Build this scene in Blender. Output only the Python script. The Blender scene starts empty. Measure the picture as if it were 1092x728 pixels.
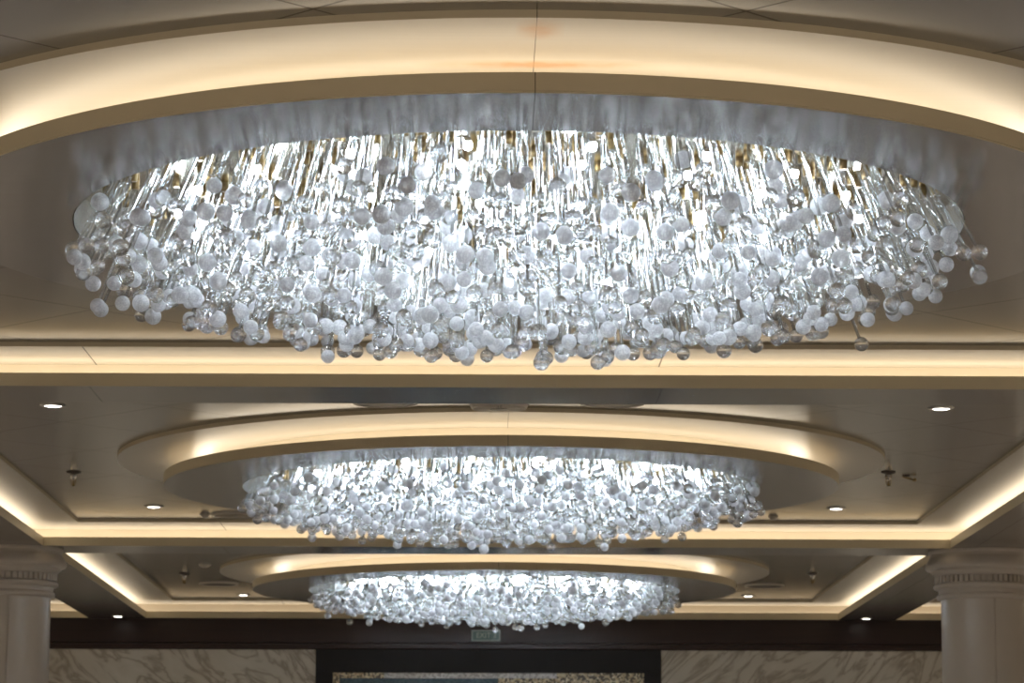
import bpy, bmesh, math, random
import numpy as np
from mathutils import Vector, Matrix

scene = bpy.context.scene
COL = scene.collection
PI = math.pi
ZD = 3.32                      # height of the drum undersides above the floor (metres)
# heights of the ceiling levels
Z_SOFFIT = ZD + 0.0054
Z_CEIL = ZD + 0.163
Z_BAND = ZD + 0.1428
Z_LIPTOP = ZD + 0.066
CAM = Vector((-0.1328, 0.0, ZD - 2.0681))
UNITS = [10.2026, 17.7086, 24.7979]          # centres of the three round ceiling drums
COFFERS = [(6.65, 13.7594), (14.2734, 21.1675), (21.692, 27.83)]
W_MAIN, W_STEP = 3.1408, 0.268
BEAM = 0.52
WALL_Y = 27.95
ROOM_X = 9.6
ROOM_Y0 = -4.0

# ------------------------------------------------------------------ helpers
def mesh_obj(name, bm, mats, parent=None, smooth=None):
    me = bpy.data.meshes.new(name)
    bm.normal_update()
    if smooth is not None:
        for f in bm.faces:
            f.smooth = True
        for e in bm.edges:
            if len(e.link_faces) == 2 and e.calc_face_angle(0) > smooth:
                e.smooth = False
    bm.to_mesh(me)
    bm.free()
    if not isinstance(mats, (list, tuple)):
        mats = [mats]
    for m in mats:
        me.materials.append(m)
    o = bpy.data.objects.new(name, me)
    COL.objects.link(o)
    if parent is not None:
        o.parent = parent
    return o


def tag(o, label=None, cat=None, group=None, kind=None):
    if label:
        o['label'] = label
    if cat:
        o['category'] = cat
    if group:
        o['group'] = group
    if kind:
        o['kind'] = kind
    return o


def thing(name, label, cat, loc, group=None):
    o = bpy.data.objects.new(name, None)
    o.empty_display_size = 0.1
    COL.objects.link(o)
    o.location = loc
    return tag(o, label, cat, group)


def structure(o, label=None, cat=None):
    return tag(o, label, cat, None, 'structure')


def copy_tree(o, parent=None):
    c = o.copy()
    COL.objects.link(c)
    if parent is not None:
        c.parent = parent
    for ch in list(o.children):
        copy_tree(ch, c)
    return c


def box(bm, x0, x1, y0, y1, z0, z1, mat=0):
    vs = [bm.verts.new((x, y, z)) for z in (z0, z1) for y in (y0, y1) for x in (x0, x1)]
    for f in ((0, 2, 3, 1), (4, 5, 7, 6), (0, 1, 5, 4), (2, 6, 7, 3), (0, 4, 6, 2), (1, 3, 7, 5)):
        fc = bm.faces.new([vs[i] for i in f])
        fc.material_index = mat


def lathe(bm, prof, n=48, mats=None, close=False):
    """profile of (radius, z) swept about the z axis"""
    rings = []
    for r, z in prof:
        if r < 1e-6:
            rings.append([bm.verts.new((0, 0, z))])
        else:
            rings.append([bm.verts.new((r * math.cos(2 * PI * k / n), r * math.sin(2 * PI * k / n), z)) for k in range(n)])
    pairs = list(range(len(rings) - 1))
    for i in pairs + ([len(rings) - 1] if close else []):
        a, b = rings[i], rings[(i + 1) % len(rings)]
        for k in range(n):
            k2 = (k + 1) % n
            if len(a) == 1 and len(b) == 1:
                continue
            if len(a) == 1:
                f = bm.faces.new((a[0], b[k2], b[k]))
            elif len(b) == 1:
                f = bm.faces.new((a[k], a[k2], b[0]))
            else:
                f = bm.faces.new((a[k], a[k2], b[k2], b[k]))
            f.material_index = mats[i] if mats else 0


def sweep_rect(bm, x0, x1, y0, y1, prof, mat=0, close=False):
    """profile of (outward offset, z) swept round a rectangle with mitred corners"""
    loops = []
    for d, z in prof:
        loops.append([bm.verts.new(p) for p in ((x0 - d, y0 - d, z), (x1 + d, y0 - d, z), (x1 + d, y1 + d, z), (x0 - d, y1 + d, z))])
    n = len(loops)
    for i in range(n if close else n - 1):
        a, b = loops[i], loops[(i + 1) % n]
        for k in range(4):
            k2 = (k + 1) % 4
            f = bm.faces.new((a[k], a[k2], b[k2], b[k]))
            f.material_index = mat


def uvsphere(bm, c, r, nu=16, nv=10, mat=0, rot=None):
    vs = []
    c = Vector(c)
    for j in range(nv + 1):
        t = PI * j / nv
        if j in (0, nv):
            p = Vector((0, 0, r * math.cos(t)))
            vs.append([bm.verts.new(c + p)])
        else:
            vs.append([bm.verts.new(c + Vector((r * math.sin(t) * math.cos(2 * PI * i / nu), r * math.sin(t) * math.sin(2 * PI * i / nu), r * math.cos(t)))) for i in range(nu)])
    for j in range(nv):
        a, b = vs[j], vs[j + 1]
        for i in range(nu):
            i2 = (i + 1) % nu
            if len(a) == 1:
                f = bm.faces.new((a[0], b[i], b[i2]))
            elif len(b) == 1:
                f = bm.faces.new((a[i], b[0], a[i2]))
            else:
                f = bm.faces.new((a[i], b[i], b[i2], a[i2]))
            f.material_index = mat
            f.smooth = True


def tube(bm, a, b, ra, rb, n=8, mat=0, caps=True):
    a, b = Vector(a), Vector(b)
    ax = (b - a).normalized()
    s = ax.orthogonal().normalized()
    t = ax.cross(s)
    A = [bm.verts.new(a + (s * math.cos(2 * PI * k / n) + t * math.sin(2 * PI * k / n)) * ra) for k in range(n)]
    B = [bm.verts.new(b + (s * math.cos(2 * PI * k / n) + t * math.sin(2 * PI * k / n)) * rb) for k in range(n)]
    for k in range(n):
        k2 = (k + 1) % n
        f = bm.faces.new((A[k], A[k2], B[k2], B[k]))
        f.material_index = mat
        f.smooth = True
    if caps:
        f = bm.faces.new(A[::-1]); f.material_index = mat
        f = bm.faces.new(B); f.material_index = mat


# ------------------------------------------------------------------ materials
def new_mat(name):
    m = bpy.data.materials.new(name)
    m.use_nodes = True
    nt = m.node_tree
    nt.nodes.clear()
    out = nt.nodes.new('ShaderNodeOutputMaterial')
    return m, nt, out


def principled(name, base, rough=0.5, metal=0.0, **kw):
    m, nt, out = new_mat(name)
    p = nt.nodes.new('ShaderNodeBsdfPrincipled')
    p.inputs['Base Color'].default_value = (*base, 1)
    p.inputs['Roughness'].default_value = rough
    p.inputs['Metallic'].default_value = metal
    for k, v in kw.items():
        p.inputs[k].default_value = v
    nt.links.new(p.outputs[0], out.inputs[0])
    return m, nt, p


def N(nt, t, **kw):
    n = nt.nodes.new(t)
    for k, v in kw.items():
        setattr(n, k, v)
    return n


def math_node(nt, op, a, b=None, c=None):
    n = nt.nodes.new('ShaderNodeMath')
    n.operation = op
    for i, v in enumerate((a, b, c)):
        if v is None:
            continue
        if isinstance(v, (int, float)):
            n.inputs[i].default_value = v
        else:
            nt.links.new(v, n.inputs[i])
    return n.outputs[0]


def mix_color(nt, fac, a, b):
    n = nt.nodes.new('ShaderNodeMix')
    n.data_type = 'RGBA'
    for sock, v in ((n.inputs[0], fac), (n.inputs[6], a), (n.inputs[7], b)):
        if isinstance(v, (int, float)):
            sock.default_value = v
        elif isinstance(v, tuple):
            sock.default_value = (*v, 1) if len(v) == 3 else v
        else:
            nt.links.new(v, sock)
    return n.outputs[2]


PANEL = (0.395, 0.385, 0.378)


def brushed_metal(name, base=PANEL, rough=0.2, metal=0.8, seams=None, stain=False):
    """satin metal laminate with fine brushing along x; seams: 'diagonal' or 'half'"""
    m, nt, p = principled(name, base, rough, metal)
    tc = N(nt, 'ShaderNodeTexCoord')
    mp = N(nt, 'ShaderNodeMapping')
    mp.inputs['Scale'].default_value = (1.5, 260, 40)
    nt.links.new(tc.outputs['Object'], mp.inputs[0])
    nz = N(nt, 'ShaderNodeTexNoise')
    nz.inputs['Scale'].default_value = 1.0
    nz.inputs['Detail'].default_value = 2
    nt.links.new(mp.outputs[0], nz.inputs[0])
    col = mix_color(nt, nz.outputs[0], tuple(c * 0.90 for c in base), tuple(min(1, c * 1.08) for c in base))
    r = math_node(nt, 'MULTIPLY_ADD', nz.outputs[0], 0.10, rough - 0.05)
    sep = N(nt, 'ShaderNodeSeparateXYZ')
    nt.links.new(tc.outputs['Object'], sep.inputs[0])
    X, Y = sep.outputs[0], sep.outputs[1]
    line = None
    if seams == 'diagonal':
        S, off, w = 1.165, 0.70, 0.0065
        def ln(v):
            q = math_node(nt, 'ADD', v, -off + S * 50)
            q = math_node(nt, 'MODULO', q, S)
            q = math_node(nt, 'SUBTRACT', q, S * 0.5)
            q = math_node(nt, 'ABSOLUTE', q)
            return math_node(nt, 'GREATER_THAN', q, S * 0.5 - w)
        a = ln(math_node(nt, 'ADD', X, Y))
        b = ln(math_node(nt, 'SUBTRACT', Y, X))
        line = math_node(nt, 'MAXIMUM', a, b)
    elif seams == 'half':
        q = math_node(nt, 'ABSOLUTE', math_node(nt, 'SUBTRACT', X, 0.02))
        line = math_node(nt, 'LESS_THAN', q, 0.0011)
    elif seams == 'cross':
        q = math_node(nt, 'ADD', X, 50.0)
        q = math_node(nt, 'MODULO', q, 2.6)
        q = math_node(nt, 'ABSOLUTE', math_node(nt, 'SUBTRACT', q, 1.3))
        line = math_node(nt, 'LESS_THAN', q, 0.003)
    if line is not None:
        col = mix_color(nt, line, col, (0.05, 0.04, 0.035))
        inv = math_node(nt, 'SUBTRACT', 1.0, line)
        bp = N(nt, 'ShaderNodeBump')
        bp.inputs['Strength'].default_value = 0.5
        bp.inputs['Distance'].default_value = 0.002
        nt.links.new(inv, bp.inputs['Height'])
        nt.links.new(bp.outputs[0], p.inputs['Normal'])
    nt.links.new(col, p.inputs['Base Color'])
    nt.links.new(r, p.inputs['Roughness'])
    return m


def painted(name, base, rough=0.45, seam=False):
    m, nt, p = principled(name, base, rough)
    tc = N(nt, 'ShaderNodeTexCoord')
    nz = N(nt, 'ShaderNodeTexNoise')
    nz.inputs['Scale'].default_value = 3.0
    nz.inputs['Detail'].default_value = 5
    nt.links.new(tc.outputs['Object'], nz.inputs[0])
    col = mix_color(nt, nz.outputs[0], tuple(c * 0.94 for c in base), tuple(min(1, c * 1.05) for c in base))
    if seam:
        sep = N(nt, 'ShaderNodeSeparateXYZ')
        nt.links.new(tc.outputs['Object'], sep.inputs[0])
        q = math_node(nt, 'ABSOLUTE', math_node(nt, 'SUBTRACT', sep.outputs[0], 0.02))
        col = mix_color(nt, math_node(nt, 'LESS_THAN', q, 0.0012), col, (0.06, 0.05, 0.03))
    nt.links.new(col, p.inputs['Base Color'])
    return m


def stained_disc(name):
    """upper disc laminate: like the panels, with the rusty water stain at its near joint"""
    m = brushed_metal(name, base=(0.66, 0.62, 0.55), seams='half', rough=0.34, metal=0.3)
    nt = m.node_tree
    p = [n for n in nt.nodes if n.type == 'BSDF_PRINCIPLED'][0]
    src = p.inputs['Base Color'].links[0].from_socket
    tc = [n for n in nt.nodes if n.type == 'TEX_COORD'][0]
    sep = [n for n in nt.nodes if n.type == 'SEPXYZ'][0]
    nz = N(nt, 'ShaderNodeTexNoise')
    nz.inputs['Scale'].default_value = 14
    nz.inputs['Detail'].default_value = 6
    nt.links.new(tc.outputs['Object'], nz.inputs[0])
    # stain: narrow in x round the joint, strongest at two places along it
    ax = math_node(nt, 'ABSOLUTE', math_node(nt, 'SUBTRACT', sep.outputs[0], 0.03))
    fx = math_node(nt, 'SUBTRACT', 1.0, math_node(nt, 'DIVIDE', ax, 0.36))
    fx = math_node(nt, 'MAXIMUM', fx, 0.0)
    ay = math_node(nt, 'ABSOLUTE', math_node(nt, 'ADD', sep.outputs[1], 1.72))
    fy = math_node(nt, 'MAXIMUM', math_node(nt, 'SUBTRACT', 1.0, math_node(nt, 'DIVIDE', ay, 0.055)), 0.0)
    ax2 = math_node(nt, 'MAXIMUM', math_node(nt, 'SUBTRACT', 1.0, math_node(nt, 'DIVIDE', ax, 0.07)), 0.0)
    ay2 = math_node(nt, 'ABSOLUTE', math_node(nt, 'ADD', sep.outputs[1], 2.10))
    fy2 = math_node(nt, 'MAXIMUM', math_node(nt, 'SUBTRACT', 1.0, math_node(nt, 'DIVIDE', ay2, 0.12)), 0.0)
    s = math_node(nt, 'ADD', math_node(nt, 'MULTIPLY', fx, fy), math_node(nt, 'MULTIPLY', ax2, fy2))
    s = math_node(nt, 'MULTIPLY', s, math_node(nt, 'MULTIPLY', nz.outputs[0], 2.0))
    s = math_node(nt, 'MINIMUM', s, 0.72)
    col = mix_color(nt, s, src, (0.60, 0.30, 0.10))
    nt.links.new(col, p.inputs['Base Color'])
    return m


def emission(name, col, s):
    m, nt, out = new_mat(name)
    e = N(nt, 'ShaderNodeEmission')
    e.inputs[0].default_value = (*col, 1)
    e.inputs[1].default_value = s
    nt.links.new(e.outputs[0], out.inputs[0])
    return m


def clear_glass(name, glass=0.6, rough=0.0, tint=(0.97, 0.985, 1.0), glossy=0.1):
    m, nt, out = new_mat(name)
    g = N(nt, 'ShaderNodeBsdfGlass')
    g.inputs['Color'].default_value = (*tint, 1)
    g.inputs['Roughness'].default_value = rough
    g.inputs['IOR'].default_value = 1.48
    t = N(nt, 'ShaderNodeBsdfTransparent')
    t.inputs['Color'].default_value = (*tint, 1)
    mx = N(nt, 'ShaderNodeMixShader')
    mx.inputs[0].default_value = glass
    nt.links.new(t.outputs[0], mx.inputs[1])
    nt.links.new(g.outputs[0], mx.inputs[2])
    gl = N(nt, 'ShaderNodeBsdfGlossy')
    gl.inputs['Roughness'].default_value = 0.12
    gl.inputs['Color'].default_value = (1, 1, 1, 1)
    mx2 = N(nt, 'ShaderNodeMixShader')
    mx2.inputs[0].default_value = glossy
    nt.links.new(mx.outputs[0], mx2.inputs[1])
    nt.links.new(gl.outputs[0], mx2.inputs[2])
    nt.links.new(mx2.outputs[0], out.inputs[0])
    return m


def frosted_glass(name):
    """crackled frosted glass: cloudy white body with sparkling grains"""
    m, nt, out = new_mat(name)
    tc = N(nt, 'ShaderNodeTexCoord')
    vo = N(nt, 'ShaderNodeTexVoronoi')
    vo.inputs['Scale'].default_value = 250
    nt.links.new(tc.outputs['Object'], vo.inputs[0])
    bp = N(nt, 'ShaderNodeBump')
    bp.inputs['Strength'].default_value = 0.8
    bp.inputs['Distance'].default_value = 0.002
    nt.links.new(vo.outputs[0], bp.inputs['Height'])
    d = N(nt, 'ShaderNodeBsdfDiffuse')
    d.inputs[0].default_value = (0.60, 0.64, 0.72, 1)
    t = N(nt, 'ShaderNodeBsdfTranslucent')
    t.inputs[0].default_value = (0.66, 0.70, 0.79, 1)
    g = N(nt, 'ShaderNodeBsdfGlossy')
    g.inputs['Roughness'].default_value = 0.2
    vs = N(nt, 'ShaderNodeSeparateColor')
    nt.links.new(vo.outputs['Color'], vs.inputs[0])
    grain = math_node(nt, 'POWER', vs.outputs[0], 1.6)
    nt.links.new(mix_color(nt, grain, (0.66, 0.68, 0.73), (0.97, 0.98, 1.0)), d.inputs[0])
    nt.links.new(mix_color(nt, grain, (0.74, 0.76, 0.80), (0.98, 0.985, 1.0)), t.inputs[0])
    for s in (d, t, g):
        nt.links.new(bp.outputs[0], s.inputs['Normal'])
    m1 = N(nt, 'ShaderNodeMixShader')
    m1.inputs[0].default_value = 0.6
    nt.links.new(d.outputs[0], m1.inputs[1])
    nt.links.new(t.outputs[0], m1.inputs[2])
    m2 = N(nt, 'ShaderNodeMixShader')
    m2.inputs[0].default_value = 0.12
    nt.links.new(m1.outputs[0], m2.inputs[1])
    nt.links.new(g.outputs[0], m2.inputs[2])
    tr = N(nt, 'ShaderNodeBsdfTransparent')
    m3 = N(nt, 'ShaderNodeMixShader')
    m3.inputs[0].default_value = 0.28
    nt.links.new(m2.outputs[0], m3.inputs[1])
    nt.links.new(tr.outputs[0], m3.inputs[2])
    nt.links.new(m3.outputs[0], out.inputs[0])
    return m


def marble(name, lean):
    m, nt, p = principled(name, (0.5, 0.47, 0.4), 0.25)
    tc = N(nt, 'ShaderNodeTexCoord')
    mp = N(nt, 'ShaderNodeMapping')
    mp0 = N(nt, 'ShaderNodeMapping')
    mp0.inputs['Rotation'].default_value = (0, lean, 0)
    mp.inputs['Scale'].default_value = (1.0, 1, 2.6)
    nt.links.new(tc.outputs['Object'], mp0.inputs[0])
    nt.links.new(mp0.outputs[0], mp.inputs[0])
    n1 = N(nt, 'ShaderNodeTexNoise')
    n1.inputs['Scale'].default_value = 1.6
    n1.inputs['Detail'].default_value = 8
    n1.inputs['Distortion'].default_value = 1.6
    nt.links.new(mp.outputs[0], n1.inputs[0])
    v = math_node(nt, 'ABSOLUTE', math_node(nt, 'SUBTRACT', n1.outputs[0], 0.5))
    cr = N(nt, 'ShaderNodeValToRGB')
    cr.color_ramp.elements[0].position = 0.0
    cr.color_ramp.elements[0].color = (0.36, 0.31, 0.25, 1)
    cr.color_ramp.elements[1].position = 0.06
    cr.color_ramp.elements[1].color = (0.68, 0.65, 0.57, 1)
    e = cr.color_ramp.elements.new(0.25)
    e.color = (0.76, 0.73, 0.66, 1)
    nt.links.new(v, cr.inputs[0])
    n2 = N(nt, 'ShaderNodeTexNoise')
    n2.inputs['Scale'].default_value = 0.9
    n2.inputs['Detail'].default_value = 4
    nt.links.new(mp.outputs[0], n2.inputs[0])
    col = mix_color(nt, math_node(nt, 'MULTIPLY', n2.outputs[0], 0.55), cr.outputs[0], (0.52, 0.48, 0.40))
    nt.links.new(col, p.inputs['Base Color'])
    return m


def dark_wood(name):
    m, nt, p = principled(name, (0.03, 0.012, 0.008), 0.35)
    tc = N(nt, 'ShaderNodeTexCoord')
    mp = N(nt, 'ShaderNodeMapping')
    mp.inputs['Scale'].default_value = (1.2, 30, 30)
    nt.links.new(tc.outputs['Object'], mp.inputs[0])
    n1 = N(nt, 'ShaderNodeTexNoise')
    n1.inputs['Scale'].default_value = 1.5
    n1.inputs['Detail'].default_value = 6
    nt.links.new(mp.outputs[0], n1.inputs[0])
    col = mix_color(nt, n1.outputs[0], (0.014, 0.004, 0.005), (0.036, 0.012, 0.012))
    nt.links.new(col, p.inputs['Base Color'])
    return m


def mosaic(name, c1, c2, c3, scale=60):
    m, nt, p = principled(name, c1, 0.2)
    tc = N(nt, 'ShaderNodeTexCoord')
    vo = N(nt, 'ShaderNodeTexVoronoi')
    vo.inputs['Scale'].default_value = scale
    nt.links.new(tc.outputs['Object'], vo.inputs[0])
    cr = N(nt, 'ShaderNodeValToRGB')
    cr.color_ramp.interpolation = 'CONSTANT'
    els = cr.color_ramp.elements
    els[0].position = 0; els[0].color = (*c1, 1)
    els[1].position = 0.4; els[1].color = (*c2, 1)
    e = els.new(0.75); e.color = (*c3, 1)
    sp = N(nt, 'ShaderNodeSeparateColor')
    nt.links.new(vo.outputs['Color'], sp.inputs[0])
    nt.links.new(sp.outputs[0], cr.inputs[0])
    nt.links.new(cr.outputs[0], p.inputs['Base Color'])
    return m


WARM = (1.0, 0.87, 0.68)
COOL = (0.80, 0.90, 1.0)
M = {}
M['panel'] = brushed_metal('satin panel', seams='diagonal')
M['soffit'] = brushed_metal('satin beam cladding', seams='cross')
M['band'] = brushed_metal('satin cove lining', base=(0.66, 0.62, 0.55), rough=0.38, metal=0.25, seams='cross')
M['disc'] = brushed_metal('satin drum disc', seams='half', rough=0.17, metal=0.9, base=(0.50, 0.485, 0.48))
M['upper'] = brushed_metal('satin upper disc clean', base=(0.66, 0.62, 0.55), seams='half', rough=0.34, metal=0.3)
M['stained'] = stained_disc('satin upper disc')
M['lip'] = painted('tan lacquer', (0.63, 0.555, 0.40), 0.4)
M['rim'] = painted('tan lacquer rim', (0.63, 0.555, 0.40), 0.4, seam=True)
M['cove'] = painted('cream paint', (0.78, 0.70, 0.56), 0.6)
M['steel'], _, _ = principled('satin nickel', (0.62, 0.61, 0.58), 0.22, 0.85)
M['gold'], nt_, p_ = principled('champagne mirror', (0.66, 0.60, 0.48), 0.16, 1.0)
M['brass'], _, _ = principled('aged brass', (0.30, 0.22, 0.11), 0.3, 1.0)
M['chrome'], _, _ = principled('chrome', (0.75, 0.74, 0.72), 0.15, 1.0)
M['whiteplastic'], _, _ = principled('off white plastic', (0.62, 0.58, 0.52), 0.4)
M['darkmetal'], _, _ = principled('dark bronze', (0.07, 0.055, 0.045), 0.4, 0.6)
M['rod'] = clear_glass('glass rod', 0.45, 0.0, tint=(0.93, 0.945, 0.95), glossy=0.09)
M['clear'] = clear_glass('clear glass ball', 0.68, 0.0, glossy=0.06)
M['frost'] = frosted_glass('crackled frosted glass')
M['marble'] = marble('cream veined marble', 0.75)
M['marble_mirrored'] = marble('cream veined marble book matched', -0.75)
M['wood'] = dark_wood('dark mahogany')
M['frame'], _, _ = principled('black lacquered wood', (0.006, 0.005, 0.006), 0.6)
M['column'] = painted('taupe lacquer', (0.68, 0.62, 0.55), 0.28)
M['carpet'], _, _ = principled('patterned carpet', (0.26, 0.235, 0.205), 0.95)
M['plaster'] = painted('beige wall covering', (0.42, 0.36, 0.28), 0.6)
M['led_warm'] = emission('warm light strip', WARM, 1.85)
M['led_cool'] = emission('cool lamp', COOL, 125.0)
M['downlight'] = emission('downlight lens', (1.0, 0.94, 0.84), 5.0)
M['signface'], _, _ = principled('sign green glass', (0.16, 0.27, 0.25), 0.3)
M['signframe'], _, _ = principled('sign aluminium', (0.42, 0.52, 0.50), 0.35)
M['signtext'], _, _ = principled('sign lettering', (0.62, 0.72, 0.68), 0.5)
M['mosaic_silver'] = mosaic('silver mosaic', (0.85, 0.85, 0.83), (0.60, 0.59, 0.57), (0.95, 0.95, 0.93))
M['mosaic_gold'] = mosaic('gold mosaic', (0.70, 0.58, 0.36), (0.20, 0.17, 0.13), (0.95, 0.86, 0.62))
M['mosaic_teal'] = mosaic('teal mosaic', (0.05, 0.11, 0.15), (0.07, 0.14, 0.19), (0.04, 0.09, 0.13))

# ------------------------------------------------------------------ room shell
bm = bmesh.new(); box(bm, -ROOM_X, ROOM_X, ROOM_Y0, WALL_Y, -0.1, 0)
structure(mesh_obj('floor', bm, M['carpet']))
bm = bmesh.new(); box(bm, -ROOM_X - 0.1, -ROOM_X, ROOM_Y0, WALL_Y, 0, ZD + 0.4)
structure(mesh_obj('wall_left', bm, M['plaster']))
bm = bmesh.new(); box(bm, ROOM_X, ROOM_X + 0.1, ROOM_Y0, WALL_Y, 0, ZD + 0.4)
structure(mesh_obj('wall_right', bm, M['plaster']))
bm = bmesh.new(); box(bm, -ROOM_X, ROOM_X, ROOM_Y0 - 0.1, ROOM_Y0, 0, ZD + 0.4)
structure(mesh_obj('wall_front', bm, M['plaster']))
bm = bmesh.new(); box(bm, -ROOM_X, ROOM_X, WALL_Y + 0.03, WALL_Y + 0.13, 0, ZD + 0.4)
structure(mesh_obj('wall_back', bm, M['plaster']))

# beams: a grid of soffits with the coffers left open
SX0, SX1 = W_MAIN + BEAM, 9.0
xs = [-ROOM_X, -SX1, -SX0, -W_MAIN, W_MAIN, SX0, SX1, ROOM_X]
ys = [ROOM_Y0, COFFERS[0][0], COFFERS[0][1], COFFERS[1][0], COFFERS[1][1], COFFERS[2][0], COFFERS[2][1], WALL_Y + 0.03]
bm = bmesh.new()
for i in range(7):
    for j in range(7):
        if i in (1, 3, 5) and j in (1, 3, 5):
            continue
        vs = [bm.verts.new((x, y, Z_SOFFIT)) for x, y in ((xs[i], ys[j]), (xs[i], ys[j + 1]), (xs[i + 1], ys[j + 1]), (xs[i + 1], ys[j]))]
        bm.faces.new(vs)
bmesh.ops.remove_doubles(bm, verts=bm.verts, dist=1e-5)
structure(mesh_obj('ceiling', bm, M['soffit']))
# roof slab that closes the room above the coffers
bm = bmesh.new(); box(bm, -ROOM_X - 0.1, ROOM_X + 0.1, ROOM_Y0 - 0.1, WALL_Y + 0.13, ZD + 0.4, ZD + 0.5)
structure(mesh_obj('ceiling', bm, M['plaster']))

trim_n = 0
for j, (y0, y1) in enumerate(COFFERS):
    for (x0, x1) in ((-W_MAIN, W_MAIN), (-SX1, -SX0), (SX0, SX1)):
        trim_n += 1
        yc = UNITS[j]
        # ceiling panels of this coffer, with the diagonal joints counted from the drum centre
        bm = bmesh.new()
        q = W_STEP
        vs = [bm.verts.new((x, y - yc, 0)) for x, y in ((x0 + q, y0 + q), (x0 + q, y1 - q), (x1 - q, y1 - q), (x1 - q, y0 + q))]
        bm.faces.new(vs)
        o = mesh_obj('ceiling', bm, M['panel'])
        o.location = (0, yc, Z_CEIL)
        structure(o)
        # cove: tan lip, cream trough, satin band, tan step
        bm = bmesh.new()
        sweep_rect(bm, x0, x1, y0, y1, [(0.0, Z_SOFFIT - 0.0002), (0.0, Z_LIPTOP), (0.014, Z_LIPTOP), (0.014, ZD + 0.028)], 0)
        sweep_rect(bm, x0, x1, y0, y1, [(0.014, ZD + 0.028), (0.252, ZD + 0.028), (0.252, Z_BAND)], 1)
        sweep_rect(bm, x0, x1, y0, y1, [(0.252, Z_BAND), (-q, Z_BAND)], 2)
        sweep_rect(bm, x0, x1, y0, y1, [(-q, Z_BAND), (-q, Z_CEIL)], 0)
        structure(mesh_obj('trim_%d' % trim_n, bm, [M['lip'], M['cove'], M['band']]))
        # light strip lying in the trough behind the lip
        bm = bmesh.new()
        c, h = 0.125, 0.05
        sweep_rect(bm, x0, x1, y0, y1, [(c - h, ZD + 0.032), (c + h, ZD + 0.032), (c + h, ZD + 0.042), (c - h, ZD + 0.042)], 0, close=True)
        o = mesh_obj('cove_light_strip', bm, M['led_warm'])
        where = ['nearest', 'middle', 'farthest'][j]
        side = 'central coffer' if x0 < 0 < x1 else ('side coffer beyond the column on the left' if x0 < 0 else 'side coffer beyond the column on the right')
        tag(o, 'warm hidden light strip in the trough of the %s %s' % (where, side), 'light strip', 'cove light strips', 'structure')

# ------------------------------------------------------------------ back wall cladding
FZ = ZD - 0.268
bm = bmesh.new()
prof = [(0.0, Z_SOFFIT - 0.001), (0.035, Z_SOFFIT - 0.001), (0.035, ZD - 0.203), (0.028, ZD - 0.206), (0.028, ZD - 0.214), (0.05, ZD - 0.220), (0.05, ZD - 0.258), (0.04, FZ), (0.0, FZ)]
X0, X1 = -ROOM_X, ROOM_X
rows = [[bm.verts.new((x, WALL_Y + 0.03 - d, z)) for d, z in prof] for x in (X0, X1)]
for k in range(len(prof) - 1):
    bm.faces.new((rows[0][k], rows[1][k], rows[1][k + 1], rows[0][k + 1]))
o = mesh_obj('trim_%d' % (trim_n + 1), bm, M['wood'])
structure(o, 'dark mahogany frieze along the top of the end wall')
MC = -0.035
for sgn in (-1, 1):
    a = MC + sgn * 1.57
    b = sgn * 5.6
    x0, x1 = min(a, b), max(a, b)
    bm = bmesh.new()
    box(bm, x0, x1, WALL_Y + 0.004, WALL_Y + 0.03, 0, FZ)
    # raised inner slab leaves the narrow border joint
    bw = 0.115
    xi0, xi1 = (x0 + 0.3, x1 - bw) if sgn < 0 else (x0 + bw, x1 - 0.3)
    box(bm, xi0, xi1, WALL_Y - 0.003, WALL_Y + 0.004, 0.9, ZD - 0.372)
    bo = mesh_obj('wall_panel', bm, M['marble' if sgn > 0 else 'marble_mirrored'])
    structure(bo, 'cream veined marble wall panel %s the framed mosaic' % ('left of' if sgn < 0 else 'right of'))
# framed mosaic in the middle of the end wall
mz = ZD - 0.475
t = thing('framed_mosaic', 'black framed mosaic with silver and gold border under the dark frieze', 'mosaic', (MC, WALL_Y + 0.03, 0.9))
def zl(z): return z - 0.9
bm = bmesh.new()
ow, iw, top, bot = 1.568, 1.413, FZ, 0.9
box(bm, -ow, ow, -0.05, 0, zl(mz), zl(top) - 0.0005)
box(bm, -ow, -iw, -0.05, 0, zl(bot), zl(mz))
box(bm, iw, ow, -0.05, 0, zl(bot), zl(mz))
box(bm, -iw, iw, -0.05, 0, zl(bot), zl(bot + 0.12))
box(bm, -ow, ow, -0.056, -0.05, zl(mz) + 0.012, zl(top) - 0.085)
mesh_obj('frame', bm, M['frame'], t)
bm = bmesh.new()
bz = 0.05
def strip(bm, a, b, mat): box(bm, a, b, -0.022, 0, zl(mz - bz), zl(mz), mat)
strip(bm, -iw, -0.95, 1); strip(bm, -0.95, 0.62, 0); strip(bm, 0.62, iw, 1)
for s in (-1, 1):
    box(bm, min(s * iw, s * (iw - 0.06)), max(s * iw, s * (iw - 0.06)), -0.022, 0, zl(bot + 0.12), zl(mz - bz), 1)
mesh_obj('border', bm, [M['mosaic_silver'], M['mosaic_gold']], t)
bm = bmesh.new()
box(bm, -iw + 0.06, 0.09, -0.016, 0, zl(bot + 0.12), zl(mz - bz), 0)
mesh_obj('field', bm, [M['mosaic_teal']], t)['label'] = 'dark teal mosaic field'
bm = bmesh.new()
box(bm, 0.09, iw - 0.06, -0.016, 0, zl(bot + 0.12), zl(mz - bz), 0)
mesh_obj('field', bm, [M['mosaic_gold']], t)['label'] = 'pale gold mosaic field'

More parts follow.
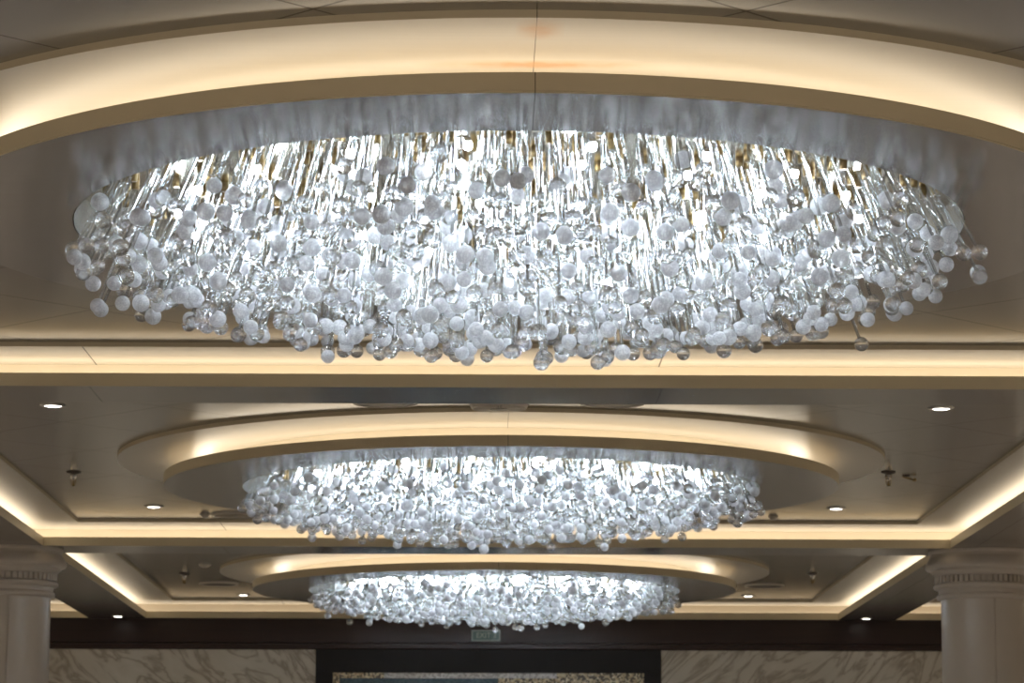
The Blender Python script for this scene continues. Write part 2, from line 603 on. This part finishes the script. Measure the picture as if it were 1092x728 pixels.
# exit sign on the frieze
sx, sz, sw, sh = -0.06, ZD - 0.139, 0.262, 0.101
t = thing('exit_sign', 'small pale green EXIT 2 sign on the dark frieze', 'sign', (sx, WALL_Y - 0.005, sz))
bm = bmesh.new()
f = 0.012
box(bm, -sw / 2, sw / 2, -0.02, 0, -sh / 2, -sh / 2 + f)
box(bm, -sw / 2, sw / 2, -0.02, 0, sh / 2 - f, sh / 2)
box(bm, -sw / 2, -sw / 2 + f, -0.02, 0, -sh / 2 + f, sh / 2 - f)
box(bm, sw / 2 - f, sw / 2, -0.02, 0, -sh / 2 + f, sh / 2 - f)
mesh_obj('frame', bm, M['signframe'], t)
bm = bmesh.new()
box(bm, -sw / 2 + f, sw / 2 - f, -0.014, 0, -sh / 2 + f, sh / 2 - f)
mesh_obj('face', bm, M['signface'], t)
cu = bpy.data.curves.new('lettering', 'FONT')
cu.body = 'EXIT 2'
cu.size = 0.066
cu.align_x = 'CENTER'; cu.align_y = 'CENTER'
cu.extrude = 0.001
cu.materials.append(M['signtext'])
tmp = bpy.data.objects.new('lettering_curve', cu)
me = bpy.data.meshes.new_from_object(tmp)
bpy.data.objects.remove(tmp)
o = bpy.data.objects.new('lettering', me); COL.objects.link(o)
o.parent = t; o.location = (0.004, -0.0155, 0); o.rotation_euler = (PI / 2, 0, 0)

# ------------------------------------------------------------------ columns
def make_column():
    R = 0.2875
    t = thing('column', '', 'column', (0, 0, 0))
    u = 0.00144
    def pr(lst): return [(r * u, ZD + 0.005 - (y - 72) / 4.606 / 155.0) for y, r in lst]
    cap = [(72, 0), (72, 256), (78, 258), (84, 255), (88, 250), (104, 250), (108, 254), (118, 260), (132, 268), (146, 273), (156, 273), (163, 268), (167, 256), (170, 246),
           (176, 246), (184, 240), (190, 232), (194, 229), (198, 229), (200, 222)]
    bm = bmesh.new(); lathe(bm, pr(cap), 72); mesh_obj('capital', bm, M['column'], t, smooth=0.9)
    # dentil course
    bm = bmesh.new()
    za, zb = ZD + 0.005 - (200 - 72) / 4.606 / 155, ZD + 0.005 - (236 - 72) / 4.606 / 155
    lathe(bm, [(0.307, za), (0.307, zb)], 72)
    nd = 52
    for k in range(nd):
        a = 2 * PI * k / nd
        ca, sa = math.cos(a), math.sin(a)
        r0, r1, hw = 0.305, 0.3285, 0.0115
        vv = []
        for z in (zb + 0.004, za - 0.002):
            for r, w in ((r0, -hw), (r1, -hw), (r1, hw), (r0, hw)):
                vv.append(bm.verts.new((r * ca - w * sa, r * sa + w * ca, z)))
        for fidx in ((0, 3, 2, 1), (4, 5, 6, 7), (0, 1, 5, 4), (1, 2, 6, 5), (2, 3, 7, 6), (3, 0, 4, 7)):
            bm.faces.new([vv[i] for i in fidx])
    mesh_obj('dentil_band', bm, M['column'], t)
    neck = [(236, 222), (238, 230), (243, 234), (250, 235), (257, 232), (262, 224), (264, 212), (286, 210), (289, 216), (294, 220), (302, 221), (309, 218), (314, 210), (316, 201)]
    bm = bmesh.new(); lathe(bm, pr(neck), 72); mesh_obj('necking', bm, M['column'], t, smooth=0.9)
    # panelled shaft: two shallow vertical joints per face
    bm = bmesh.new()
    ang = []
    for k in range(4):
        c = -PI / 2 + 0.13 + k * PI / 2
        for d in (-0.020, -0.013, -0.009, 0.009, 0.013, 0.020):
            ang.append((c + d, -0.004 if abs(d) < 0.015 and abs(d) > 0.01 else 0.0))
        for q_ in range(1, 16):
            ang.append((c + 0.020 + (PI / 2 - 0.04) * q_ / 16, 0.0))
    zs_ = [ZD + 0.005 - (316 - 72) / 4.606 / 155, 0.12]
    rings = [[bm.verts.new(((R + d) * math.cos(a), (R + d) * math.sin(a), z)) for a, d in ang] for z in zs_]
    n = len(ang)
    for k in range(n):
        k2 = (k + 1) % n
        bm.faces.new((rings[0][k], rings[1][k], rings[1][k2], rings[0][k2]))
    mesh_obj('shaft', bm, M['column'], t, smooth=0.5)
    bm = bmesh.new()
    lathe(bm, [(R, 0.14), (R + 0.03, 0.13), (R + 0.05, 0.11), (R + 0.03, 0.09), (R + 0.06, 0.07), (R + 0.07, 0.05), (R + 0.06, 0.02), (R + 0.06, 0.0)], 64)
    mesh_obj('base', bm, M['column'], t, smooth=0.9)
    return t
cy = (COFFERS[1][1] + COFFERS[2][0]) / 2
c0 = make_column()
c0.location = (-3.405, cy, 0)
c0['label'] = 'taupe round column with dentil capital, at the left edge'
c0['group'] = 'columns between the coffers'
c1 = copy_tree(c0)
c1.location = (3.398, cy, 0)
c1['label'] = 'taupe round column with dentil capital, at the right edge'

# ------------------------------------------------------------------ round ceiling drums
R_HOLE, R_DRUM, R_RING, R_NECK = 1.5, 1.9533, 2.2178, 1.62
def make_drum(stain):
    t = thing('ceiling_drum', '', 'ceiling drum', (0, 0, 0), 'round ceiling drums')
    n = 192
    bm = bmesh.new(); lathe(bm, [(R_RING, 0.1409), (R_RING, 0.163)], n); mesh_obj('upper_rim', bm, M['rim'], t, smooth=0.6)
    bm = bmesh.new(); lathe(bm, [(R_RING, 0.1409), (R_NECK, 0.1409)], n); mesh_obj('upper_disc', bm, M['stained'] if stain else M['upper'], t)
    bm = bmesh.new(); lathe(bm, [(R_NECK, 0.1409), (R_NECK, 0.026), (R_DRUM - 0.014, 0.026)], n); mesh_obj('trough', bm, M['cove'], t, smooth=0.6)
    bm = bmesh.new()
    lathe(bm, [(R_DRUM - 0.014, 0.026), (R_DRUM - 0.014, 0.0586), (R_DRUM, 0.0586), (R_DRUM, 0.006), (R_DRUM - 0.004, 0.0055), (R_DRUM - 0.004, 0.0)], n)
    mesh_obj('rim', bm, M['rim'], t, smooth=0.6)
    bm = bmesh.new(); lathe(bm, [(R_DRUM - 0.004, 0.0), (R_HOLE, 0.0), (R_HOLE, 0.012)], n); mesh_obj('underside', bm, M['disc'], t, smooth=0.6)
    bm = bmesh.new()
    a = 1.735
    lathe(bm, [(a - 0.05, 0.029), (a + 0.05, 0.029), (a + 0.05, 0.036), (a - 0.05, 0.036)], n, close=True)
    mesh_obj('light_strip', bm, M['led_warm'], t)
    return t
drum_labels = ['largest round drum with tan rim and rust stained joint, around the nearest chandelier',
               'round drum with tan rim around the middle chandelier, under the round grille',
               'smallest round drum with tan rim around the farthest chandelier']
for i, yc in enumerate(UNITS):
    d = make_drum(i == 0)
    d.location = (0, yc, ZD)
    d['label'] = drum_labels[i]

# ------------------------------------------------------------------ chandeliers
FW = Vector((0, 1, 0))
def camera_axes():
    f = 3267.82
    a, b, c = (math.radians(v) for v in (9.4312, 0.6247, 0.1171))
    fw = Vector((math.sin(b) * math.cos(a), math.cos(b) * math.cos(a), math.sin(a)))
    r = Vector((math.cos(b), -math.sin(b), 0))
    u = r.cross(fw)
    r2 = r * math.cos(c) + u * math.sin(c)
    u2 = u * math.cos(c) - r * math.sin(c)
    return f, fw, r2, u2
F_PX, FWD, RGT, UPV = camera_axes()

PLATE = 0.125
def pendants(seed, turn, depth):
    """list of (root, tip, ball radius, frosted) in the chandelier's own frame"""
    rnd = random.Random(seed)
    out = []
    NB, RMAX = 262, 1.405
    for i in range(NB):
        for j in range(1):
            r = RMAX * math.sqrt((i + 0.5) / NB)
            ang = i * 2.399963 + turn
            x = r * math.cos(ang) + rnd.uniform(-0.022, 0.022)
            y = r * math.sin(ang) + rnd.uniform(-0.022, 0.022)
            nb = 4 if rnd.random() < 0.6 else 3
            fr = [1.0, 0.84, 0.64, 0.40][:nb]
            a0 = rnd.uniform(0, 2 * PI)
            order = list(range(nb)); rnd.shuffle(order)
            for q_ in range(nb):
                a = a0 + 2 * PI * q_ / nb + rnd.uniform(-0.3, 0.3)
                rx, ry = x + 0.026 * math.cos(a), y + 0.026 * math.sin(a)
                rr = math.hypot(rx, ry)
                env = depth * (0.155 + 0.19 * (1 - (rr / 1.5) ** 2))
                fz = fr[order[q_]] + rnd.uniform(-0.10, 0.10)
                if rnd.random() < 0.07:
                    fz += rnd.uniform(0.12, 0.30)
                ze = -max(0.03, env * fz - 0.02)
                jit = rnd.uniform(-0.006, 0.006)
                rad = rnd.uniform(0.0245, 0.0295)
                for attempt in range(14):
                    L = PLATE - ze
                    tilt = math.radians(24.0) * (rr / 1.4) + jit
                    ox = math.tan(tilt) * L
                    ux, uy = (rx / rr, ry / rr) if rr > 1e-4 else (0, 0)
                    sp = 0.016 * L / 0.4
                    tip = Vector((rx + ux * ox + math.cos(a) * sp, ry + uy * ox + math.sin(a) * sp, ze))
                    if all((tip - o[1]).length > rad + o[2] for o in out):
                        break
                    ze = ze + 0.022 if attempt < 7 else ze
                    if attempt == 6:
                        ze -= 0.18
                    if attempt > 6:
                        ze -= 0.015
                    ze = min(ze, -0.025)
                else:
                    continue
                out.append((Vector((rx, ry, PLATE - 0.002)), tip, rad, rnd.random() < 0.44))
    return out


def largest_in_view(pend, base, count=100):
    """the pendants whose balls show largest from the photograph's viewpoint"""
    items = []
    for k, (a, b, r, fz) in enumerate(pend):
        d = base + b - CAM
        z = d.dot(FWD)
        items.append((z, 546 + F_PX * d.dot(RGT) / z, 364 - F_PX * d.dot(UPV) / z, F_PX * r / z, k))
    SC = 2
    buf = np.full((728 * SC, 1092 * SC), -1, int)
    for z, x, y, r, k in sorted(items, reverse=True):
        x, y, r = x * SC, y * SC, r * SC
        x0, x1, y0, y1 = int(x - r), int(x + r) + 2, int(y - r), int(y + r) + 2
        if x0 < 0 or y0 < 0 or x1 >= buf.shape[1] or y1 >= buf.shape[0]:
            continue
        gy, gx = np.mgrid[y0:y1, x0:x1]
        msk = (gx - x) ** 2 + (gy - y) ** 2 <= r * r
        buf[y0:y1, x0:x1][msk] = k
    cnt = np.bincount(buf[buf >= 0], minlength=len(pend))
    return set(int(v) for v in np.argsort(-cnt)[:count])


def add_ball(bm, c, r, mat, fine=False):
    uvsphere(bm, c, r, 20 if fine else 16, 12 if fine else 10, mat)


def make_chandelier(i, yc):
    labels = ['largest oval crystal chandelier of glass rods and balls, nearest the viewer',
              'mid sized oval crystal chandelier in the middle of the row of three',
              'smallest oval crystal chandelier, farthest away just above the exit sign']
    base = Vector((0, yc, ZD))
    t = thing('chandelier', labels[i], 'chandelier', base, 'crystal chandeliers in a row')
    pend = pendants(11 + i, [0.12, 0.5, 0.9][i], [1.0, 0.80, 0.70][i])
    # polished well and gold mirror plate with a brass boss over every bundle
    bm = bmesh.new(); lathe(bm, [(R_HOLE - 0.004, 0.0015), (R_HOLE - 0.01, 0.06), (R_HOLE - 0.02, PLATE)], 160); mesh_obj('well', bm, M['steel'], t, smooth=0.6)
    bm = bmesh.new()
    lathe(bm, [(R_HOLE - 0.02, PLATE), (0.0, PLATE)], 96)
    seen = set()
    for a, b, r, fz in pend:
        key = (round(a.x / 0.07), round(a.y / 0.07))
        if key in seen:
            continue
        seen.add(key)
        tube(bm, (a.x, a.y, PLATE), (a.x, a.y, PLATE - 0.03), 0.014, 0.012, 8, 1)
    mesh_obj('mirror_plate', bm, [M['gold'], M['brass']], t)
    # lamps between the bundles
    rnd = random.Random(5 + i)
    for rad, cnt in ((0.0, 1), (0.32, 6), (0.62, 11), (0.90, 15), (1.15, 19)):
        for k in range(cnt):
            a = 2 * PI * (k + 0.5 * (cnt % 4)) / cnt + 0.1
            bm = bmesh.new()
            lathe(bm, [(0.0, -0.030), (0.008, -0.028), (0.013, -0.02), (0.013, -0.006)], 12)
            for f_ in bm.faces: f_.smooth = True
            bmesh.ops.translate(bm, verts=bm.verts, vec=(0, 0, -0.07))
            tube(bm, (0, 0, -0.076), (0, 0, -0.060), 0.013, 0.010, 12, 1)
            tube(bm, (0, 0, -0.060), (0, 0, 0.0), 0.004, 0.004, 8, 1)
            tube(bm, (0, 0, -0.006), (0, 0, 0.0), 0.018, 0.020, 12, 1)
            o = mesh_obj('lamp', bm, [M['led_cool'], M['chrome']], t)
            o.location = (rad * math.cos(a), rad * math.sin(a), PLATE - 0.0005)
    big = largest_in_view(pend, base)
    rest = bmesh.new()
    for k, (a, b, r, fz) in enumerate(pend):
        ax = (b - a).normalized()
        if k in big:
            bm = bmesh.new()
            tube(bm, (0, 0, 0), b - a - ax * (r * 0.75), 0.0055, 0.0055, 10, 0)
            rod = mesh_obj('glass_rod', bm, M['rod'], t)
            rod.location = a
            bm = bmesh.new()
            add_ball(bm, (0, 0, 0), r, 0, fine=True)
            ball = mesh_obj('glass_ball', bm, M['frost'] if fz else M['clear'], rod)
            ball.location = b - a
            ball['label'] = 'white frosted crackle glass ball' if fz else 'clear glass ball'
        else:
            tube(rest, a, b - ax * (r * 0.75), 0.0055, 0.0055, 8, 0)
            add_ball(rest, b, r, 2 if fz else 1)
    o = mesh_obj('glass_pendants', rest, [M['rod'], M['clear'], M['frost']], t)
    tag(o, 'dense mass of the remaining glass rods with clear and frosted balls', kind='stuff')
    return t
for i, yc in enumerate(UNITS):
    make_chandelier(i, yc)

# ------------------------------------------------------------------ small ceiling fittings
def make_downlight():
    t = thing('downlight', '', 'downlight', (0, 0, 0), 'recessed downlights')
    bm = bmesh.new()
    lathe(bm, [(0.045, 0.0), (0.045, -0.004), (0.050, -0.008), (0.062, -0.007), (0.068, -0.002), (0.068, 0.0)], 32)
    mesh_obj('trim_ring', bm, M['chrome'], t, smooth=0.8)
    bm = bmesh.new()
    lathe(bm, [(0.0, -0.008), (0.03, -0.0075), (0.045, -0.003)], 32)
    mesh_obj('lens', bm, M['downlight'], t, smooth=0.8)
    return t
dl = make_downlight()
DL = [(-2.30, 15.46, Z_CEIL, 'lit recessed downlight in the upper left ceiling panels of the middle coffer'),
      (2.225, 15.45, Z_CEIL, 'lit recessed downlight in the upper right ceiling panels of the middle coffer'),
      (-2.27, 20.11, Z_CEIL, 'lit recessed downlight near the far left corner of the middle coffer'),
      (2.226, 20.09, Z_CEIL, 'lit recessed downlight near the far right corner of the middle coffer'),
      (-2.21, 27.16, Z_CEIL, 'lit recessed downlight left of the farthest chandelier, beside the round speaker'),
      (2.26, 27.11, Z_CEIL, 'lit recessed downlight right of the farthest chandelier, beside the round speaker'),
      (-3.37, 27.62, Z_SOFFIT, 'lit downlight in the beam above the dark frieze near the left column'),
      (3.37, 27.64, Z_SOFFIT, 'lit downlight in the beam above the dark frieze near the right column')]
for k, (x, y, z, lab) in enumerate(DL):
    o = dl if k == 0 else copy_tree(dl)
    o.location = (x, y, z - 0.0005)
    o['label'] = lab

def make_sprinkler():
    t = thing('sprinkler', '', 'sprinkler', (0, 0, 0), 'ceiling sprinklers')
    bm = bmesh.new(); lathe(bm, [(0.0, -0.001), (0.045, 0.0), (0.045, -0.004), (0.03, -0.010), (0.016, -0.012)], 24); mesh_obj('escutcheon', bm, M['darkmetal'], t, smooth=0.8)
    bm = bmesh.new(); lathe(bm, [(0.017, -0.010), (0.020, -0.018), (0.020, -0.040), (0.012, -0.046), (0.012, -0.052), (0.0, -0.052)], 20); mesh_obj('body', bm, M['chrome'], t, smooth=0.8)
    bm = bmesh.new()
    for s in (-1, 1):
        tube(bm, (s * 0.012, 0, -0.044), (s * 0.015, 0, -0.062), 0.003, 0.003, 6)
        tube(bm, (s * 0.015, 0, -0.062), (s * 0.003, 0, -0.086), 0.003, 0.003, 6)
    tube(bm, (0, 0, -0.05), (0, 0, -0.088), 0.006, 0.007, 8)
    mesh_obj('frame', bm, M['brass'], t)
    bm = bmesh.new(); lathe(bm, [(0.0, -0.086), (0.015, -0.086), (0.016, -0.089), (0.0, -0.090)], 16); mesh_obj('deflector', bm, M['chrome'], t, smooth=0.8)
    return t
sp = make_sprinkler()
SP = [(-2.556, 18.25, 'chrome sprinkler hanging from the ceiling left of the middle chandelier'),
      (2.31, 18.12, 'chrome sprinkler hanging from the ceiling right of the middle chandelier'),
      (-2.533, 25.04, 'chrome sprinkler hanging from the ceiling left of the farthest chandelier'),
      (2.586, 24.87, 'chrome sprinkler hanging from the ceiling right of the farthest chandelier')]
for k, (x, y, lab) in enumerate(SP):
    o = sp if k == 0 else copy_tree(sp)
    o.location = (x, y, Z_CEIL - 0.0005)
    o['label'] = lab

def make_speaker():
    t = thing('ceiling_speaker', '', 'ceiling speaker', (0, 0, 0), 'round ceiling speakers')
    bm = bmesh.new(); lathe(bm, [(0.145, -0.008), (0.150, -0.012), (0.165, -0.010), (0.170, -0.003), (0.170, 0.0)], 40); mesh_obj('rim', bm, M['whiteplastic'], t, smooth=0.8)
    bm = bmesh.new(); lathe(bm, [(0.0, -0.010), (0.146, -0.008)], 40); mesh_obj('grille', bm, M['darkmetal'], t, smooth=0.8)
    return t
spk = make_speaker()
SPK = [(-2.33, 26.01, 'round ceiling speaker left of the farthest chandelier'),
       (2.305, 26.04, 'round ceiling speaker right of the farthest chandelier'),
       (-1.767, 20.59, 'round ceiling speaker at the far left behind the middle chandelier'),
       (-0.603, 15.29, 'round ceiling plate left of the slatted grille above the middle drum'),
       (0.541, 15.27, 'round ceiling plate right of the slatted grille above the middle drum')]
for k, (x, y, lab) in enumerate(SPK):
    o = spk if k == 0 else copy_tree(spk)
    o.location = (x, y, Z_CEIL - 0.0005)
    o['label'] = lab

# round slatted air grille at the near edge of the middle coffer
t = thing('air_grille', 'round radially slatted air grille above the near edge of the middle drum', 'air grille', (-0.03, 15.40, Z_CEIL - 0.0005))
bm = bmesh.new(); lathe(bm, [(0.0, -0.022), (0.045, -0.024), (0.05, -0.010), (0.0, -0.004)], 32); mesh_obj('hub', bm, M['darkmetal'], t, smooth=0.8)
bm = bmesh.new(); lathe(bm, [(0.128, -0.004), (0.128, -0.020), (0.140, -0.018), (0.150, 0.0)], 48); mesh_obj('rim', bm, M['whiteplastic'], t, smooth=0.8)
bm = bmesh.new()
for k in range(36):
    a = 2 * PI * k / 36
    ca, sa = math.cos(a), math.sin(a)
    vv = []
    for z in (-0.022, -0.004):
        for r, w in ((0.048, -0.0025), (0.13, -0.004), (0.13, 0.004), (0.048, 0.0025)):
            vv.append(bm.verts.new((r * ca - w * sa, r * sa + w * ca, z)))
    for fidx in ((0, 3, 2, 1), (4, 5, 6, 7), (0, 1, 5, 4), (1, 2, 6, 5), (2, 3, 7, 6), (3, 0, 4, 7)):
        bm.faces.new([vv[i] for i in fidx])
mesh_obj('slats', bm, M['whiteplastic'], t)

def make_detector(name, lab, x, y, r=0.05):
    t = thing(name, lab, 'detector', (x, y, Z_CEIL - 0.0005), 'small ceiling detectors')
    bm = bmesh.new(); lathe(bm, [(r, 0.0), (r, -0.006), (r * 0.9, -0.009), (0.0, -0.009)], 28); mesh_obj('base', bm, M['whiteplastic'], t, smooth=0.8)
    bm = bmesh.new(); lathe(bm, [(r * 0.75, -0.008), (r * 0.7, -0.017), (r * 0.5, -0.021), (0.0, -0.022)], 28); mesh_obj('head', bm, M['whiteplastic'], t, smooth=0.8)
    return t
make_detector('smoke_detector', 'small smoke detector beside the round speaker behind the middle chandelier', -1.973, 20.56, 0.035)
make_detector('smoke_detector', 'small smoke detector at the far right behind the middle chandelier', 1.86, 20.60, 0.035)
make_detector('smoke_detector', 'small dark detector at the left edge of the farthest drum', -2.30, 24.28, 0.05)
# little two armed bracket right of the right-hand sprinkler
t = thing('ceiling_bracket', 'small brass ceiling bracket beside the sprinkler right of the middle chandelier', 'bracket', (2.44, 18.30, Z_CEIL - 0.0005))
bm = bmesh.new(); lathe(bm, [(0.022, 0.0), (0.022, -0.006), (0.0, -0.008)], 16); mesh_obj('plate', bm, M['darkmetal'], t, smooth=0.8)
bm = bmesh.new(); tube(bm, (-0.02, 0.0, -0.006), (0.05, 0.05, -0.018), 0.006, 0.006, 8); tube(bm, (0.05, 0.05, -0.018), (0.065, 0.06, -0.018), 0.011, 0.011, 10); mesh_obj('arm', bm, M['brass'], t)

# ------------------------------------------------------------------ lights
def spot(x, y, z, power, angle=100, col=(1.0, 0.925, 0.84), blend=0.6):  # used for the modelled downlights and for the added fill spots
    l = bpy.data.lights.new('downlight and fill spot', 'SPOT')
    l.energy = power
    l.color = col
    l.spot_size = math.radians(angle)
    l.spot_blend = blend
    l.shadow_soft_size = 0.05
    o = bpy.data.objects.new('downlight_and_fill_spot', l)
    COL.objects.link(o)
    o.location = (x, y, z)
    return o
for x, y, z, lab in DL:
    spot(x, y, z - 0.03, 40, 50)
# unseen spots without fittings, added as ambient fill over and behind the viewer
for x in (-7.5, -3.4, 0.0, 3.4, 7.5):
    for y in (-2.0, 2.0, 5.5):
        spot(x, y, Z_SOFFIT - 0.03, 140, 140)
for x in (-6.3, 6.3):  # more added fill spots without fittings, along both side bays
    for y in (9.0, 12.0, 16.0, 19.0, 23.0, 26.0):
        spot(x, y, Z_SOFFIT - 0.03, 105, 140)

w = bpy.data.worlds.new('world')
scene.world = w
w.use_nodes = True
w.node_tree.nodes['Background'].inputs[0].default_value = (0.02, 0.018, 0.015, 1)

# ------------------------------------------------------------------ camera
cd = bpy.data.cameras.new('camera')
cam = bpy.data.objects.new('camera', cd)
COL.objects.link(cam)
cd.sensor_width = 36.0
cd.lens = F_PX / 1092 * 36.0
cd.clip_start = 0.1
cd.clip_end = 100
mw = Matrix((RGT, UPV, -FWD)).transposed().to_4x4()
mw.translation = CAM
cam.matrix_world = mw
cd.dof.use_dof = True
cd.dof.focus_distance = 9.8
cd.dof.aperture_fstop = 12.0
scene.camera = cam

# ------------------------------------------------------------------ colour and sampling
vs_ = scene.view_settings
scene.display_settings.display_device = 'sRGB'
vs_.view_transform = 'Standard'
vs_.look = 'None'
vs_.gamma = 1.0
vs_.use_curve_mapping = False
vs_.exposure = 1.0
cy_ = scene.cycles
cy_.max_bounces = 16
cy_.diffuse_bounces = 5
cy_.glossy_bounces = 6
cy_.transmission_bounces = 12
cy_.transparent_max_bounces = 32
cy_.sample_clamp_indirect = 16.0
cy_.caustics_reflective = True
cy_.caustics_refractive = True
cy_.use_denoising = True
